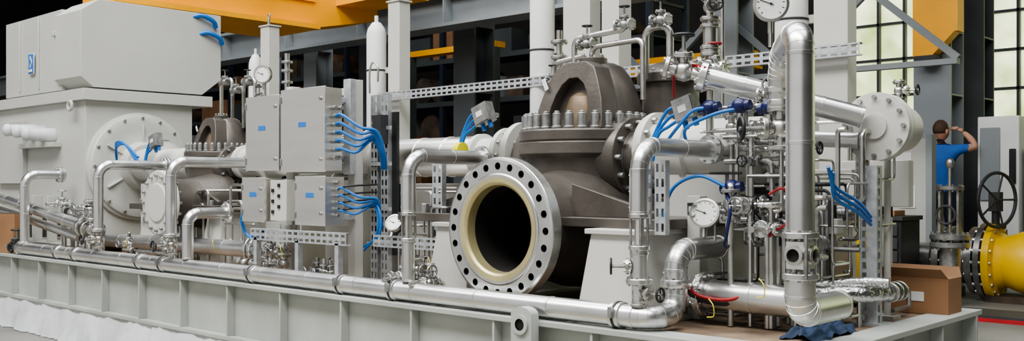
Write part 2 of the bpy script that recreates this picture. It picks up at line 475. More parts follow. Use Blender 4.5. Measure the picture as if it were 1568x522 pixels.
for x, z in ((-8.75, 1.55), (-8.55, 1.53), (-8.35, 1.5)):
    b.cyl((x, 3.42, z), (x, 3.2, z), .06, 'tarp', 16, .045); b.sph((x, 3.2, z), .05, 'tarp', 12, (1, .8, 1.1))
b.box((-8.9, 3.34, 1.40), (-8.2, 3.42, 1.44), 'paint_motor')
b.done(.006)
b = B('blue_lifting_strap')
for z, y in ((2.52, 4.40), (2.38, 4.46)):
    b.spline([(-7.72, y-.08, z), (-7.67, y-.02, z+.015), (-7.66, y+.08, z-.02), (-7.68, y+.12, z-.07)], .02, 'blue')
b.done()

# ------------------------------------------------------------------ compressors
def compressor(name, Xc, Yc, s, nx, ny, nz, nr, big):
    b = B(name); A = 1.25
    zz = lambda h: A+h*s
    # split-line flange pair
    b.lathe((Xc, Yc, 0), Z, [(.30*s, zz(-.03)), (.325*s, zz(-.01)), (.325*s, zz(.045)), (.317*s, zz(.05)), (.325*s, zz(.055)), (.325*s, zz(.10)), (.317*s, zz(.107)), (1e-5, zz(.107))], 'casing', 56)
    b.lathe((Xc, Yc, 0), Z, [(.30*s, zz(-.03)), (.29*s, zz(-.06)), (.295*s, zz(-.14)), (.29*s, zz(-.25)), (.26*s, zz(-.38)), (.19*s, zz(-.46)), (1e-5, zz(-.48))], 'casing', 48)
    # barrel with end covers
    b.lathe((Xc-.39*s, Yc, A-.03*s), X, [(1e-5, 0), (.12*s, 0), (.13*s, .03*s), (.13*s, .07*s), (.19*s, .08*s), (.20*s, .13*s), (.20*s, .64*s), (.19*s, .70*s), (.13*s, .71*s), (.13*s, .76*s), (.12*s, .78*s), (1e-5, .78*s)], 'casing', 40)
    for e in (-1, 1):
        for i in range(12):
            t = 2*pi*i/12; p = V((Xc+e*.30*s, Yc+.165*s*math.cos(t), A-.03*s+.165*s*math.sin(t)))
            b.cyl(p, p+X*e*.04*s, .014*s, 'bolt', 8)
    L = Yc-ny
    b.lathe((nx, ny, nz), Y, [(nr*.99, .055*s), (nr*.80, .06*s), (nr*.74, .1*s), (nr*.73, L*.35), (nr*.78, L*.5), (nr*.9, L*.7), (nr*.95, L*.9)], 'casing', 48)
    fm = 'machined' if big else 'paint'
    b.lathe((nx, ny, nz), Y, [(nr*.955, 0), (nr, .006), (nr, .062*s), (nr*.75, .064*s)], fm, 64)
    if big:
        b.holes((nx, ny, nz), nY, nr*.875, nr*.081, 24, nr*.052, .05, 'machined', 'bore_shade')
        b.lathe((nx, ny, nz), nY, [(nr*.795, 0), (nr*.77, 0), (nr*.765, .006), (nr*.72, .006)], 'machined', 64)
        b.lathe((nx, ny, nz), nY, [(nr*.72, .007), (nr*.65, .007), (nr*.61, -.004), (nr*.60, -.05)], 'cream', 64)
        b.lathe((nx, ny, nz), nY, [(nr*.60, -.05), (nr*.595, -.3), (nr*.55, -.5), (1e-5, -.52)], 'bore_shade', 48)
    else:
        b.lathe((nx, ny, nz), nY, [(nr*.955, 0), (nr*.6, 0), (nr*.58, .01), (1e-5, .01)], 'paint', 48)
        for i in range(16):
            t = 2*pi*i/16; p = V((nx+nr*.84*math.cos(t), ny, nz+nr*.84*math.sin(t))); b.cyl(p-Y*.02, p+Y*.08, .012, 'bolt', 6)
    b.lathe((Xc, Yc, nz), Y, [(.2*s, 0), (.17*s, .3*s), (.17*s, .42*s), (.25*s, .43*s), (.25*s, .48*s), (1e-5, .48*s)], 'casing', 36)
    for e in (-1, 1):
        x0 = Xc+e*.26*s; x1 = Xc+e*.80*s
        b.box((min(x0, x1), Yc-.52*s, .915), (max(x0, x1), Yc+.45*s, .955), 'casing')
        for yy in (-.42, -.05, .36):
            pl = [(0, .955), (e*.44*s, .955), (e*.44*s, .98), (0, 1.10)]
            b.prism(pl, (x0, Yc+yy*s, 0), X, Z, Y, .035*s, 'casing')
        for yy in (-.46, .4):
            p = V((Xc+e*.66*s, Yc+yy*s, .95)); b.cyl(p, p+Z*.05*s, .022*s, 'bolt', 6)
    for i in range(30):
        t = 2*pi*(i+.5)/30
        p = V((Xc+.291*s*math.cos(t), Yc+.291*s*math.sin(t), zz(.107)))
        b.cyl(p, p+Z*.012*s, .026*s, 'bolt', 12)
        b.cyl(p+Z*.012*s, p+Z*.072*s, .0205*s, 'bolt', 14)
        b.cyl(p+Z*.072*s, p+Z*.082*s, .013*s, 'bolt', 10)
    # upper casing hump
    secs = [(.25, .20, .105), (.245, .19, .15), (.23, .175, .22), (.205, .155, .30), (.17, .14, .37), (.13, .12, .42), (.09, .09, .44), (.001, .001, .445)]
    vs = []; fs = []; n = 40
    for rx, ry, h in secs:
        for i in range(n):
            t = 2*pi*i/n; c, q = math.cos(t), math.sin(t)
            e = .75
            vs.append((Xc+.02*s+rx*s*math.copysign(abs(c)**e, c), Yc+.06*s+ry*s*math.copysign(abs(q)**e, q), zz(h)))
    for k in range(len(secs)-1):
        for i in range(n): fs.append((k*n+i, k*n+(i+1) % n, (k+1)*n+(i+1) % n, (k+1)*n+i))
    b.add(vs, fs, 'casing')
    ax = Xc+.045*s; ay = Yc-.20*s
    outer = [(-.215, .107), (-.205, .17), (-.18, .27), (-.15, .35), (-.115, .41), (-.06, .44), (.06, .44), (.115, .41), (.15, .34), (.185, .25), (.205, .16), (.21, .107)]
    inner = [(-.125, .107), (-.123, .16), (-.115, .22), (-.095, .28), (-.065, .33), (-.025, .36), (.025, .36), (.065, .33), (.095, .28), (.115, .21), (.123, .16), (.125, .107)]
    up = V((0, .22, 1)).normalized()
    b.strip([(x*s, (h-.107)*s) for x, h in outer], [(x*s, (h-.107)*s) for x, h in inner], (ax, ay, zz(.107)), X, up, Y, .12*s, 'casing')
    b.lathe((ax, ay+.15*s, zz(.10)), V((0, .1, 1)), [(.105*s, 0), (.105*s, .10*s), (.09*s, .16*s), (.05*s, .20*s), (1e-5, .215*s)], 'casing_tan', 28)
    b.obox((ax-.155*s, ay+.028*s, zz(.33)), (V((.9, 0, .4)).normalized(), V((-.4, 0, .9)).normalized(), Y), (.012*s, .03*s, .003), 'white')
    for e in (-1, 1):
        pl = [(0, .107), (e*.10*s, .107), (e*.07*s, .2), (0, .36)]
        pl = [(x, zz(h) if False else h) for x, h in pl]
        b.prism([(x, zz(h)) for x, h in pl], (Xc+e*.17*s, Yc+.02*s, 0), X, Z, Y, .05*s, 'casing')
    # discharge scroll dome behind, to the right
    dx, dy = Xc+.28*s, Yc+.33*s
    b.lathe((dx, dy, 0), Z, [(.15*s, zz(-.3)), (.15*s, zz(.1)), (.14*s, zz(.2)), (.14*s, zz(.34)), (.165*s, zz(.345)), (.165*s, zz(.39)), (.12*s, zz(.43)), (.06*s, zz(.45)), (1e-5, zz(.455))], 'casing', 32)
    for i in range(12):
        t = 2*pi*i/12; p = V((dx+.148*s*math.cos(t), dy+.148*s*math.sin(t), zz(.36))); b.cyl(p, p+Z*.05*s, .01*s, 'bolt', 6)
    b.cyl((Xc+.05*s, Yc+.0, zz(.40)), (Xc+.05*s, Yc, zz(.46)), .07*s, 'casing', 20)
    for i in range(6):
        t = 2*pi*i/6; b.cyl((Xc+.05*s+.05*s*math.cos(t), Yc+.05*s*math.sin(t), zz(.46)), (Xc+.05*s+.05*s*math.cos(t), Yc+.05*s*math.sin(t), zz(.48)), .009*s, 'bolt', 6)
    b.done(.004 if big else .003, sharp=30)
compressor('centrifugal_compressor', -3.03, 3.80, 1.0, -2.975, 3.12, .90, .316, True)
compressor('centrifugal_compressor', -6.42, 3.80, .74, -6.27, 3.25, .97, .22, False)

def pedestal(x0, x1, y0, y1, zt):
    b = B('machine_pedestal')
    b.box((x0, y0, .545), (x1, y1, zt-.02), 'paint', taper=.045)
    b.box((x0-.02, y0-.02, zt-.022), (x1+.02, y1+.02, zt), 'paint')
    b.box((x0-.08, y0-.05, .545), (x1+.08, y1+.05, .565), 'paint')
    b.done(.004)
pedestal(-2.52, -2.28, 3.2, 4.35, .915); pedestal(-3.50, -3.30, 3.25, 4.35, .915)
pedestal(-6.95, -6.75, 3.5, 4.25, .915); pedestal(-6.05, -5.88, 3.5, 4.25, .915)

def shaftpt(x): return V((x, 3.82, 1.25))
b = B('bearing_housing')
b.lathe(shaftpt(-2.64), X, [(1e-5, 0), (.17, 0), (.18, .02), (.18, .05), (.145, .055), (.14, .2), (.155, .21), (.155, .24), (.138, .25), (.138, .56), (.13, .58), (.10, .585), (.095, .6), (1e-5, .6)], 'paint', 40)
for i in range(12):
    t = 2*pi*i/12; p = shaftpt(-2.6)+V((0, .162*math.cos(t), .162*math.sin(t))); b.cyl(p, p+X*.035, .011, 'bolt', 6)
for i in range(10):
    t = 2*pi*i/10; p = shaftpt(-2.07)+V((0, .115*math.cos(t), .115*math.sin(t))); b.cyl(p, p+X*.02, .008, 'bolt', 6)
b.box((-2.5, 3.72, .93), (-2.2, 3.92, 1.14), 'paint')
b.done()
b = B('bearing_housing')
b.lathe(shaftpt(-3.43), nX, [(1e-5, 0), (.17, 0), (.17, .04), (.12, .05), (.11, .1), (.145, .11), (.145, .14), (.10, .15), (.095, .30), (.12, .31), (.12, .34), (1e-5, .34)], 'paint', 40)
for i in range(12):
    t = 2*pi*i/12; p = shaftpt(-3.55)+V((0, .13*math.cos(t), .13*math.sin(t))); b.cyl(p-X*.03, p+X*.03, .009, 'bolt', 6)
b.box((-3.72, 3.72, .92), (-3.5, 3.92, 1.16), 'paint')
b.done()
b = B('coupling_guard')
b.lathe(shaftpt(-4.42), X, [(1e-5, 0), (.11, 0), (.11, .2), (.114, .2), (.114, .21), (.11, .21), (.11, .42), (.114, .42), (.114, .43), (.11, .43), (.11, .64), (1e-5, .64)], 'stainless', 36)
b.box((-4.35, 3.62, .55), (-3.85, 4.05, 1.10), 'stainless')
for x in (-4.3, -4.1, -3.9): b.cyl((x, 3.615, 1.05), (x, 3.62, 1.05), .01, 'bolt', 8)
b.done(.003)
b = B('auxiliary_motor')
b.lathe(shaftpt(-4.95), X, [(1e-5, 0), (.12, 0), (.14, .02), (.14, .28), (.16, .29), (.19, .30), (.19, .34), (.13, .36), (.12, .42), (.17, .43), (.17, .46), (1e-5, .46)], 'paint', 36)
for i in range(36):
    t = 2*pi*i/36; d = V((0, math.cos(t), math.sin(t))); b.obox(shaftpt(-4.81)+d*.15, (X, d, X.cross(d)), (.12, .02, .0035), 'paint')
for i in range(10):
    t = 2*pi*i/10; p = shaftpt(-4.63)+V((0, .17*math.cos(t), .17*math.sin(t))); b.cyl(p, p+X*.05, .009, 'bolt', 6)
b.box((-4.95, 3.66, .545), (-4.6, 3.98, 1.12), 'paint')
b.done()
b = B('coupling_guard')
b.lathe(shaftpt(-7.56), X, [(1e-5, 0), (.13, 0), (.13, .3), (.17, .31), (.17, .35), (.12, .36), (.12, .8), (.15, .81), (.15, .86), (1e-5, .86)], 'paint', 36)
b.box((-7.4, 3.7, .545), (-7.0, 4.1, 1.1), 'paint')
b.done()
b = B('coupling_guard')
b.lathe(shaftpt(-6.10), X, [(1e-5, 0), (.12, 0), (.12, .04), (.10, .05), (.10, .3), (.13, .31), (.13, .34), (.1, .35), (.1, 1.15), (1e-5, 1.15)], 'paint', 36)
b.box((-5.6, 3.66, .545), (-5.2, 4.02, 1.13), 'paint')
b.done()

# ------------------------------------------------------------------ insulated pipework at the front
HZ = .60
b = B('header_pipe')
b.clad([(-7.95, 3.03, HZ), (-2.1, 3.03, HZ), (-2.1, 3.19, HZ), (-2.1, 3.19, .845), (-2.1, 3.5, .845)], .044, .075, sp=.42)
for x in (-7.3, -7.0, -6.05, -5.75, -4.75, -3.95, -3.55, -2.25):
    b.lathe((x-.025, 3.03, HZ), X, [(.044, 0), (.051, .003), (.051, .047), (.044, .05)], 'clad', 28)
    b.lathe((x-.006, 3.03, HZ), X, [(.05, 0), (.0535, .001), (.0535, .011), (.05, .012)], 'rubber', 28)
    b.obox((x, 2.975, HZ+.015), (X, Y, Z), (.008, .008, .02), 'bolt')
b.flange((-2.1, 3.19, .72), Z, .06, .03, 'machined', 8)
for x in (-6.9, -5.4, -4.2, -3.3, -2.5):
    b.cyl((x, 3.06, .545), (x, 3.06, .59), .012, 'tube', 10); b.cyl((x, 3.06, .545), (x, 3.06, .553), .035, 'tube', 16)
b.cyl((-7.95, 3.03, HZ), (-8.0, 3.03, HZ), .06, 'machined', 20)
b.valve((-8.1, 3.03, HZ), X, Z, 1.3, 'rubber'); b.cyl((-8.5, 3.03, HZ), (-8.17, 3.03, HZ), .03, 'foil', 14)
b.done()

def riser(x, zt, ye, r, low='valve', z0=.65):
    b = B('insulated_riser_pipe')
    zl = z0+.14 if low else z0
    b.clad([(x, 3.03, zl), (x, 3.03, zt), (x, ye, zt)], r, .09, sp=.25)
    b.flange((x, ye+.012, zt), Y, r*1.7, .022, 'machined', 8)
    b.flange((x, ye+.036, zt), Y, r*1.7, .02, 'machined', 0)
    b.flange((x, 3.03, zl-.008), Z, r*1.5, .018, 'machined', 8)
    if low:
        b.valve((x, 3.03, zl-.07), Z, nY, 1.1, 'tube')
    b.done()
riser(-6.67, 1.23, 3.50, .033); riser(-5.67, 1.235, 3.56, .034)
riser(-7.94, 1.17, 3.28, .035, None)
b = B('insulated_riser_pipe'); b.clad([(-5.47, 3.03, .65), (-5.47, 3.03, .92), (-5.47, 3.28, .92)], .034, .07); b.flange((-5.47, 3.29, .92), Y, .06, .02); b.done()

def cage(b, x, y, z0, z1, r):
    b.flange((x, y, z1), Z, r*1.25, .016); b.flange((x, y, z0), Z, r*1.25, .016)
    b.cyl((x, y, z0), (x, y, z1), r*.55, 'stainless', 14)
    for i in range(4):
        t = pi/4+pi/2*i; b.cyl((x+r*math.cos(t), y+r*math.sin(t), z0), (x+r*math.cos(t), y+r*math.sin(t), z1), .005, 'bolt', 8)
b = B('insulated_riser_pipe')
b.clad([(-3.46, 3.03, .97), (-3.46, 3.03, 1.228), (-3.46, 3.5, 1.228)], .034, .09, sp=.22)
b.flange((-3.46, 3.515, 1.228), Y, .058, .03)
cage(b, -3.46, 3.03, .84, .96, .03); b.cyl((-3.46, 3.03, .80), (-3.46, 3.03, .84), .03, 'clad')
b.clad([(-3.46, 3.03, .65), (-3.46, 3.03, .83)], .03, .05)
b.done()
b = B('insulated_riser_pipe')
b.clad([(-2.157, 3.03, .99), (-2.157, 3.03, 1.24), (-2.157, 3.52, 1.24)], .035, .09, sp=.2)
b.flange((-2.157, 3.53, 1.24), Y, .06, .03); b.clad([(-2.157, 3.56, 1.24), (-2.157, 3.68, 1.24)], .03, .03)
cage(b, -2.157, 3.03, .86, .98, .032)
b.clad([(-2.157, 3.03, .74), (-2.157, 3.03, .85)], .033, .05)
b.flange((-2.157, 3.03, .735), Z, .05, .02); b.valve((-2.157, 3.03, .79), Z, V((-.8, -.6, 0)), 1.0)
b.cyl((-2.157, 3.03, .64), (-2.157, 3.03, .73), .028, 'foil', 16); b.valve((-2.157, 3.03, .69), Z, X, .9)
b.done()

b = B('tall_insulated_pipe')
gx, gy, gr = -1.51, 3.03, .046
b.clad([(gx, 3.32, .675), (gx, gy, .675), (gx, gy, .78)], gr*1.08, .09, sp=.2)
b.flange((gx, gy, .795), Z, .06, .02); b.flange((gx, gy, .93), Z, .06, .02)
for sx in (-1, 1):
    for sy in (-1, 1):
        b.cyl((gx+sx*.038, gy+sy*.038, .79), (gx+sx*.038, gy+sy*.038, .935), .008, 'bolt', 8)
b.box((gx-.04, gy-.04, .82), (gx+.04, gy+.04, .91), 'stainless')
b.lathe((gx, gy-.04, .865), nY, [(.032, 0), (.032, .012), (.022, .014), (.021, .002)], 'tube', 24); b.cyl((gx, gy-.0405, .865), (gx, gy-.042, .865), .021, 'bore_shade', 20)  # dark disc stands for a shaded opening, likewise on the next side
b.lathe((gx+.04, gy, .865), X, [(.032, 0), (.032, .012), (.022, .014), (.021, .002)], 'tube', 24); b.cyl((gx+.0405, gy, .865), (gx+.042, gy, .865), .021, 'bore_shade', 20)
b.clad([(gx, gy, .94), (gx, gy, 1.615), (-1.70, 3.26, 1.555), (-1.72, 3.30, 1.40)], gr, .085, sp=.24)
b.flange((-1.72, 3.30, 1.44), Z, .06, .02); b.flange((-1.72, 3.30, 1.39), Z, .05, .03)
b.valve((-1.72, 3.30, 1.30), Z, V((-.7, -.7, 0)), 1.4)
b.done()
b = B('inclined_insulated_pipe')
b.clad([(-2.13, 3.45, 1.53), (-1.62, 3.76, 1.36)], .043, .05, sp=.16)
d = (V((-1.62, 3.76, 1.36))-V((-2.13, 3.45, 1.53))).normalized()
b.flange(V((-2.13, 3.45, 1.53))-d*.01, d, .065, .03); b.valve(V((-2.13, 3.45, 1.53))-d*.09, d, Z, 1.4)
b.clad([(-2.16, 3.7, 1.30), (-1.95, 3.74, 1.29), (-1.65, 3.8, 1.27)], .032, .05, sp=.2)
b.done()
b = B('filter_vessel')
c = V((-1.59, 3.84, 1.325))
b.lathe(c, Y, [(1e-5, -.02), (.09, -.02), (.135, -.018), (.135, .012), (.13, .016), (.135, .02), (.135, .045), (.098, .05), (.095, .12), (.095, .24), (.075, .28), (1e-5, .295)], 'paint', 44)
for i in range(12):
    t = 2*pi*i/12; p = c+V((.115*math.cos(t), 0, .115*math.sin(t))); b.cyl(p-Y*.035, p+Y*.06, .009, 'bolt', 6)
b.cyl(c-Y*.02, c-Y*.03, .05, 'paint', 24)
b.cyl((-1.62, 4.02, .545), (-1.62, 4.02, 1.24), .014, 'paint', 16); b.box((-1.66, 3.98, .545), (-1.58, 4.06, .56), 'paint')
b.valve(c+V((.03, .15, .15)), Z, X, .7)
b.pipe([c+V((-.1, .1, -.09)), c+V((-.1, .1, -.35)), c+V((-.35, .1, -.35))], .028, 'foil', .05)
b.pipe([c+V((-.02, -.02, -.02)), c+V((-.02, -.09, -.02)), c+V((-.02, -.09, -.3)), c+V((-.15, -.09, -.3))], .012, 'tube', .03)
b.done()

b = B('lube_oil_pipe')
b.clad([(-9.3, 3.12, 1.06), (-8.62, 3.12, .975), (-7.15, 3.14, .79)], .042, .1, sp=.3)
b.clad([(-9.3, 3.16, .92), (-8.5, 3.16, .85), (-7.3, 3.18, .70)], .034, .1, sp=.3)
b.flange((-7.13, 3.14, .787), V((1, 0, -.12)), .075, .04); b.valve((-7.0, 3.14, .77), X, Z, 1.6)
b.done()
b = B('return_oil_pipe')
b.clad([(-7.6, 3.42, .67), (-5.2, 3.42, .69)], .052, .1, sp=.5)
b.flange((-5.35, 3.42, .69), X, .09, .03); b.flange((-5.3, 3.42, .69), X, .09, .03, 'foil')
b.clad([(-5.2, 3.42, .69), (-5.0, 3.42, .69), (-5.0, 3.42, .85)], .045, .06)
b.done()

def cluster(name, c, n, sx, sy, sz, k=1.0):
    b = B(name); c = V(c)
    pts = []
    for i in range(n):
        p = c+V((random.uniform(-sx, sx), random.uniform(-sy, sy), random.uniform(0, sz)+.06)); pts.append(p)
        ax = random.choice([X, Y, Z]); st = random.choice([Z, nY, X]) if ax != Z else random.choice([nY, X])
        b.valve(p, ax, st, k*random.uniform(.7, 1.1), random.choice(['tube', 'foil', 'bolt']), random.choice(['black', 'bolt', 'bolt']))
        q = p+ax*.09
        b.pipe([p-ax*.12, q, V((q.x, q.y, c.z))], .012*k, 'tube', .03)
        b.cyl(V((p.x, p.y, c.z)), p, .010*k, 'tube', 8)
    for i in range(n-1):
        a, d = pts[i], pts[i+1]
        b.pipe([a, (d.x, a.y, a.z), (d.x, d.y, a.z), d], .012*k, random.choice(['tube', 'foil']), .03)
    b.done()
cluster('valve_cluster', (-7.35, 3.2, .56), 6, .35, .05, .42, 1.2)
cluster('valve_cluster', (-3.5, 3.12, .55), 5, .13, .04, .14, 1.0)
cluster('valve_cluster', (-4.25, 3.2, .55), 3, .2, .04, .03, .9)
cluster('valve_cluster', (-5.0, 3.3, .55), 3, .3, .04, .3, 1.2)
cluster('valve_cluster', (-6.2, 3.22, .55), 3, .5, .03, .12, .9)
cluster('valve_cluster', (-1.9, 3.55, .55), 12, .17, .2, .42, 1.0)
cluster('valve_cluster', (-1.95, 3.6, 1.05), 6, .14, .1, .25, .9)
cluster('valve_cluster', (-1.9, 3.5, 1.3), 3, .1, .05, .2, .9)

b = B('foil_wrapped_drain_line')
b.pipe([(-2.05, 3.5, .67), (-1.6, 3.68, .67), (-1.55, 3.86, .67)], .032, 'foil', .08)
b.pipe([(-1.95, 3.6, .6), (-1.95, 3.6, .67), (-1.6, 3.72, .72), (-1.5, 3.74, .72)], .020, 'foil', .04)
for i in range(3): b.flange((-1.55, 3.87+.045*i, .67), Y, .04, .012, 'tube', 6)
for x, y in ((-1.9, 3.57), (-1.6, 3.7)): b.cyl((x, y, .545), (x, y, .67), .01, 'tube', 8)
b.done()
b = B('oil_cooler_shell')
b.clad([(-2.25, 3.4, .66), (-1.7, 3.4, .66)], .06, .1, sp=.2)
b.flange((-2.1, 3.4, .66), X, .09, .03, 'foil')
b.done()

b = B('instrument_top_piping')
Yp = 3.88
b.pipe([(-3.16, Yp, 1.62), (-3.16, Yp, 1.83), (-2.85, Yp, 1.85), (-2.85, Yp, 1.9)], .016, 'tube', .04)
b.pipe([(-3.05, Yp, 1.68), (-3.05, Yp, 1.78), (-2.74, Yp, 1.79), (-2.74, Yp, 1.5)], .014, 'tube', .04)
b.pipe([(-2.76, Yp+.05, 1.6), (-2.76, Yp+.05, 1.85), (-2.62, Yp+.05, 1.85), (-2.62, Yp+.05, 1.60)], .018, 'tube', .05)
b.pipe([(-3.3, Yp, 1.5), (-3.3, Yp, 1.72), (-3.1, Yp, 1.74)], .014, 'tube', .04)
for x, z in ((-2.85, 1.87), (-2.64, 1.87), (-3.08, 1.80), (-3.3, 1.62)):
    b.valve((x, Yp, z), X, Z, .85, 'bolt')
for z in (1.56, 1.66, 1.76, 1.84): b.flange((-3.32, 3.95, z), Z, .045, .014, 'tube', 6)
b.cyl((-3.32, 3.95, 1.4), (-3.32, 3.95, 1.9), .016, 'tube')
b.done()
b = B('relief_valve_stack')
x, y = -2.2, 3.6
b.cyl((x, y, 1.30), (x, y, 2.0), .016, 'tube', 14)
for z in (1.50, 1.53, 1.64, 1.67, 1.76, 1.79, 1.88, 1.91): b.flange((x, y, z), Z, .042, .014, 'tube', 6)
b.cyl((x, y, 1.68), (x, y, 1.76), .03, 'tube', 16); b.valve((x, y, 1.6), Z, V((-.7, -.7, 0)), 1.1)
b.valve((x, y, 1.84), Z, V((.7, -.7, 0)), 1.0); b.valve((x+.02, y, 1.58), X, Z, 1.0, 'foil', 'red')
b.cyl((x-.12, y+.3, 1.4), (x-.12, y+.3, 2.2), .01, 'tube')
b.done()
b = B('instrument_top_piping')
for (x, h) in ((-6.55, 1.85), (-6.4, 1.78), (-6.25, 1.83), (-6.1, 1.7)):
    b.pipe([(x, 3.9, 1.5), (x, 3.9, h), (x+.15, 3.9, h+.02), (x+.15, 3.9, 1.5)], .014, 'tube', .04)
    b.valve((x+.05, 3.9, h), X, Z, .8, 'bolt')
for z in (1.6, 1.7, 1.8, 1.88, 1.94): b.flange((-5.78, 3.95, z), Z, .04, .014, 'tube', 6)
b.cyl((-5.78, 3.95, 1.35), (-5.78, 3.95, 2.0), .018, 'tube')
b.done()

b = B('pressure_gauge'); b.gauge((-5.93, 3.85, 1.86), V((.5, -.86, 0)), .062); b.cyl((-5.93, 3.87, 1.5), (-5.93, 3.87, 1.8), .01, 'tube', 8); b.done()
b = B('pressure_gauge'); b.gauge((-1.75, 3.28, 1.755), V((.6, -.8, .0)), .062); b.cyl((-1.757, 3.29, 1.60), (-1.757, 3.29, 1.69), .009, 'tube', 8); b.done()
b = B('pressure_gauge'); b.gauge((-2.06, 3.33, .985), V((.3, -.86, .25)), .056); b.done()
b = B('pressure_gauge'); b.gauge((-3.86, 3.28, .90), V((.3, -.86, .5)), .045); b.done()

b = B('blue_capped_transmitter')
for x, z in ((-2.08, 1.40), (-1.945, 1.40), (-1.82, 1.39), (-1.98, 1.085)):
    b.sph((x, 3.4, z), .033, 'navy', 18, (1, 1, .95)); b.cyl((x-.045, 3.4, z-.008), (x+.045, 3.4, z+.004), .02, 'navy', 16)
    b.cyl((x, 3.4, z-.09), (x, 3.4, z-.02), .014, 'tube', 12)
    b.cyl((x-.06, 3.43, z-.09), (x+.06, 3.43, z-.09), .008, 'tube', 8)
b.pipe([(-2.12, 3.42, 1.31), (-1.78, 3.42, 1.31), (-1.78, 3.42, .995), (-2.0, 3.42, .995)], .008, 'tube', .02)
b.done()

b = B('instrument_tubing')
for i in range(46):
    x0 = random.uniform(-2.15, -1.6); y0 = random.uniform(3.45, 4.1); z0 = random.uniform(.6, 1.2)
    p = [V((x0, y0, z0))]
    for k in range(4):
        q = p[-1].copy(); ax = (k+i) % 3
        q[ax] += random.choice([-1, 1])*random.uniform(.08, .3)
        q.x = min(max(q.x, -2.2), -1.6); q.y = min(max(q.y, 3.42), 4.2); q.z = min(max(q.z, .58), 1.35)
        p.append(q)
    b.pipe(p, random.choice([.005, .007, .01]), random.choice(['tube', 'tube', 'bolt', 'rubber']), .025, 8)
b.done()
b = B('instrument_tubing')
for i in range(16):
    x0 = random.uniform(-4.1, -3.6); y0 = random.uniform(3.3, 3.6); z0 = random.uniform(.6, 1.1)
    b.pipe([(x0, y0, .56), (x0, y0, z0), (x0+random.uniform(-.3, .3), y0, z0), (x0+.1, y0+.2, z0)], .007, 'tube', .02, 8)
b.done()
b = B('instrument_tubing')
for i in range(16):
    x0 = random.uniform(-6.6, -5.3); y0 = random.uniform(3.45, 3.6); z0 = random.uniform(.65, 1.1)
    b.pipe([(x0, y0, .56), (x0, y0, z0), (x0+random.uniform(-.4, .4), y0, z0), (x0+.1, y0+.2, z0)], .009, 'tube', .03, 8)
b.done()
b = B('support_framework')
for (x, y, z1) in ((-1.95, 4.0, 1.45), (-2.2, 4.3, 1.3), (-1.75, 4.3, 1.2), (-1.95, 3.75, 1.1), (-2.2, 3.5, 1.05)):
    b.box((x-.03, y-.03, .545), (x+.03, y+.03, z1), 'paint')
b.box((-2.2, 3.97, 1.1), (-1.75, 4.03, 1.16), 'paint'); b.box((-2.2, 4.27, .95), (-1.72, 4.33, 1.01), 'paint'); b.box((-2.2, 3.72, .9), (-1.7, 3.78, .96), 'paint')
b.box((-1.9, 4.2, 1.0), (-1.6, 4.25, 1.2), 'paint'); b.box((-2.05, 3.9, .7), (-1.8, 4.1, 1.0), 'stainless')
b.done(.003)

# ------------------------------------------------------------------ cabinets
def cabinet(b, x0, x1, z0, z1, y=3.20, dep=.1, m='stainless'):
    b.box((x0, y+.012, z0), (x1, y+dep, z1), m)
    b.box((x0-.006, y, z0-.006), (x1+.006, y+.012, z1+.006), m)
    b.obox(((x0+x1)/2, y-.001, (z0+z1)/2+.03), (X, Z, Y), (.035, .014, .0015), 'bluelabel')
    for z in (z0+.06, z1-.06): b.cyl((x1-.03, y, z), (x1-.03, y-.008, z), .01, 'bolt', 10)
    for z in (z0+.05, z1-.05): b.cyl((x0-.002, y-.002, z-.02), (x0-.002, y-.002, z+.02), .006, 'bolt', 8)
b = B('electrical_cabinet'); cabinet(b, -5.10, -4.77, 1.18, 1.60, dep=.16)
for z in (1.25, 1.55): b.box((-5.05, 3.36, z), (-4.8, 3.42, z+.03), 'galv')
b.done(.003)
b = B('electrical_cabinet'); cabinet(b, -4.74, -4.34, 1.17, 1.62, dep=.12)
for k in range(7):
    z = 1.24+k*.045; b.cyl((-4.34, 3.25, z), (-4.30, 3.25, z), .012, 'bolt', 8); b.cyl((-4.34, 3.29, z), (-4.30, 3.29, z), .012, 'bolt', 8)
for z in (1.25, 1.55): b.box((-4.7, 3.32, z), (-4.4, 3.42, z+.03), 'galv')
b.done(.003)
b = B('junction_box'); cabinet(b, -5.06, -4.84, .885, 1.13, y=3.15, dep=.14)
b.box((-4.82, 3.18, .89), (-4.66, 3.30, 1.12), 'paint'); 
for k in range(6): b.box((-4.80+.03*(k % 2)*2, 3.172, .93+.03*k), (-4.78+.03*(k % 2)*2, 3.18, .95+.03*k), 'black')
b.box((-4.9, 3.29, .9), (-4.7, 3.42, .93), 'galv'); b.done(.003)
b = B('junction_box'); cabinet(b, -4.53, -4.27, .88, 1.135, y=3.15, dep=.13)
for k in range(6):
    z = .93+k*.035; b.cyl((-4.27, 3.22, z), (-4.24, 3.22, z), .01, 'bolt', 8)
b.box((-4.45, 3.28, .9), (-4.35, 3.42, .93), 'galv'); b.done(.003)
b = B('cabinet_stand')
for x in (-5.0, -4.40): b.box((x-.03, 3.43, .545), (x+.03, 3.49, 1.68), 'paint')
for z in (.86, 1.16, 1.6): b.box((-5.0, 3.445, z), (-4.4, 3.475, z+.04), 'paint')
for x in (-5.0, -4.40): b.box((x-.07, 3.39, .545), (x+.07, 3.53, .56), 'paint')
b.box((-4.42, 3.39, 1.15), (-4.36, 3.43, 1.68), 'galv')
b.spline([(-4.3, 3.48, 1.6), (-4.3, 3.48, 1.72), (-4.27, 3.48, 1.77), (-4.23, 3.48, 1.74), (-4.23, 3.48, 1.66)], .006, 'tube')
b.done(.003)

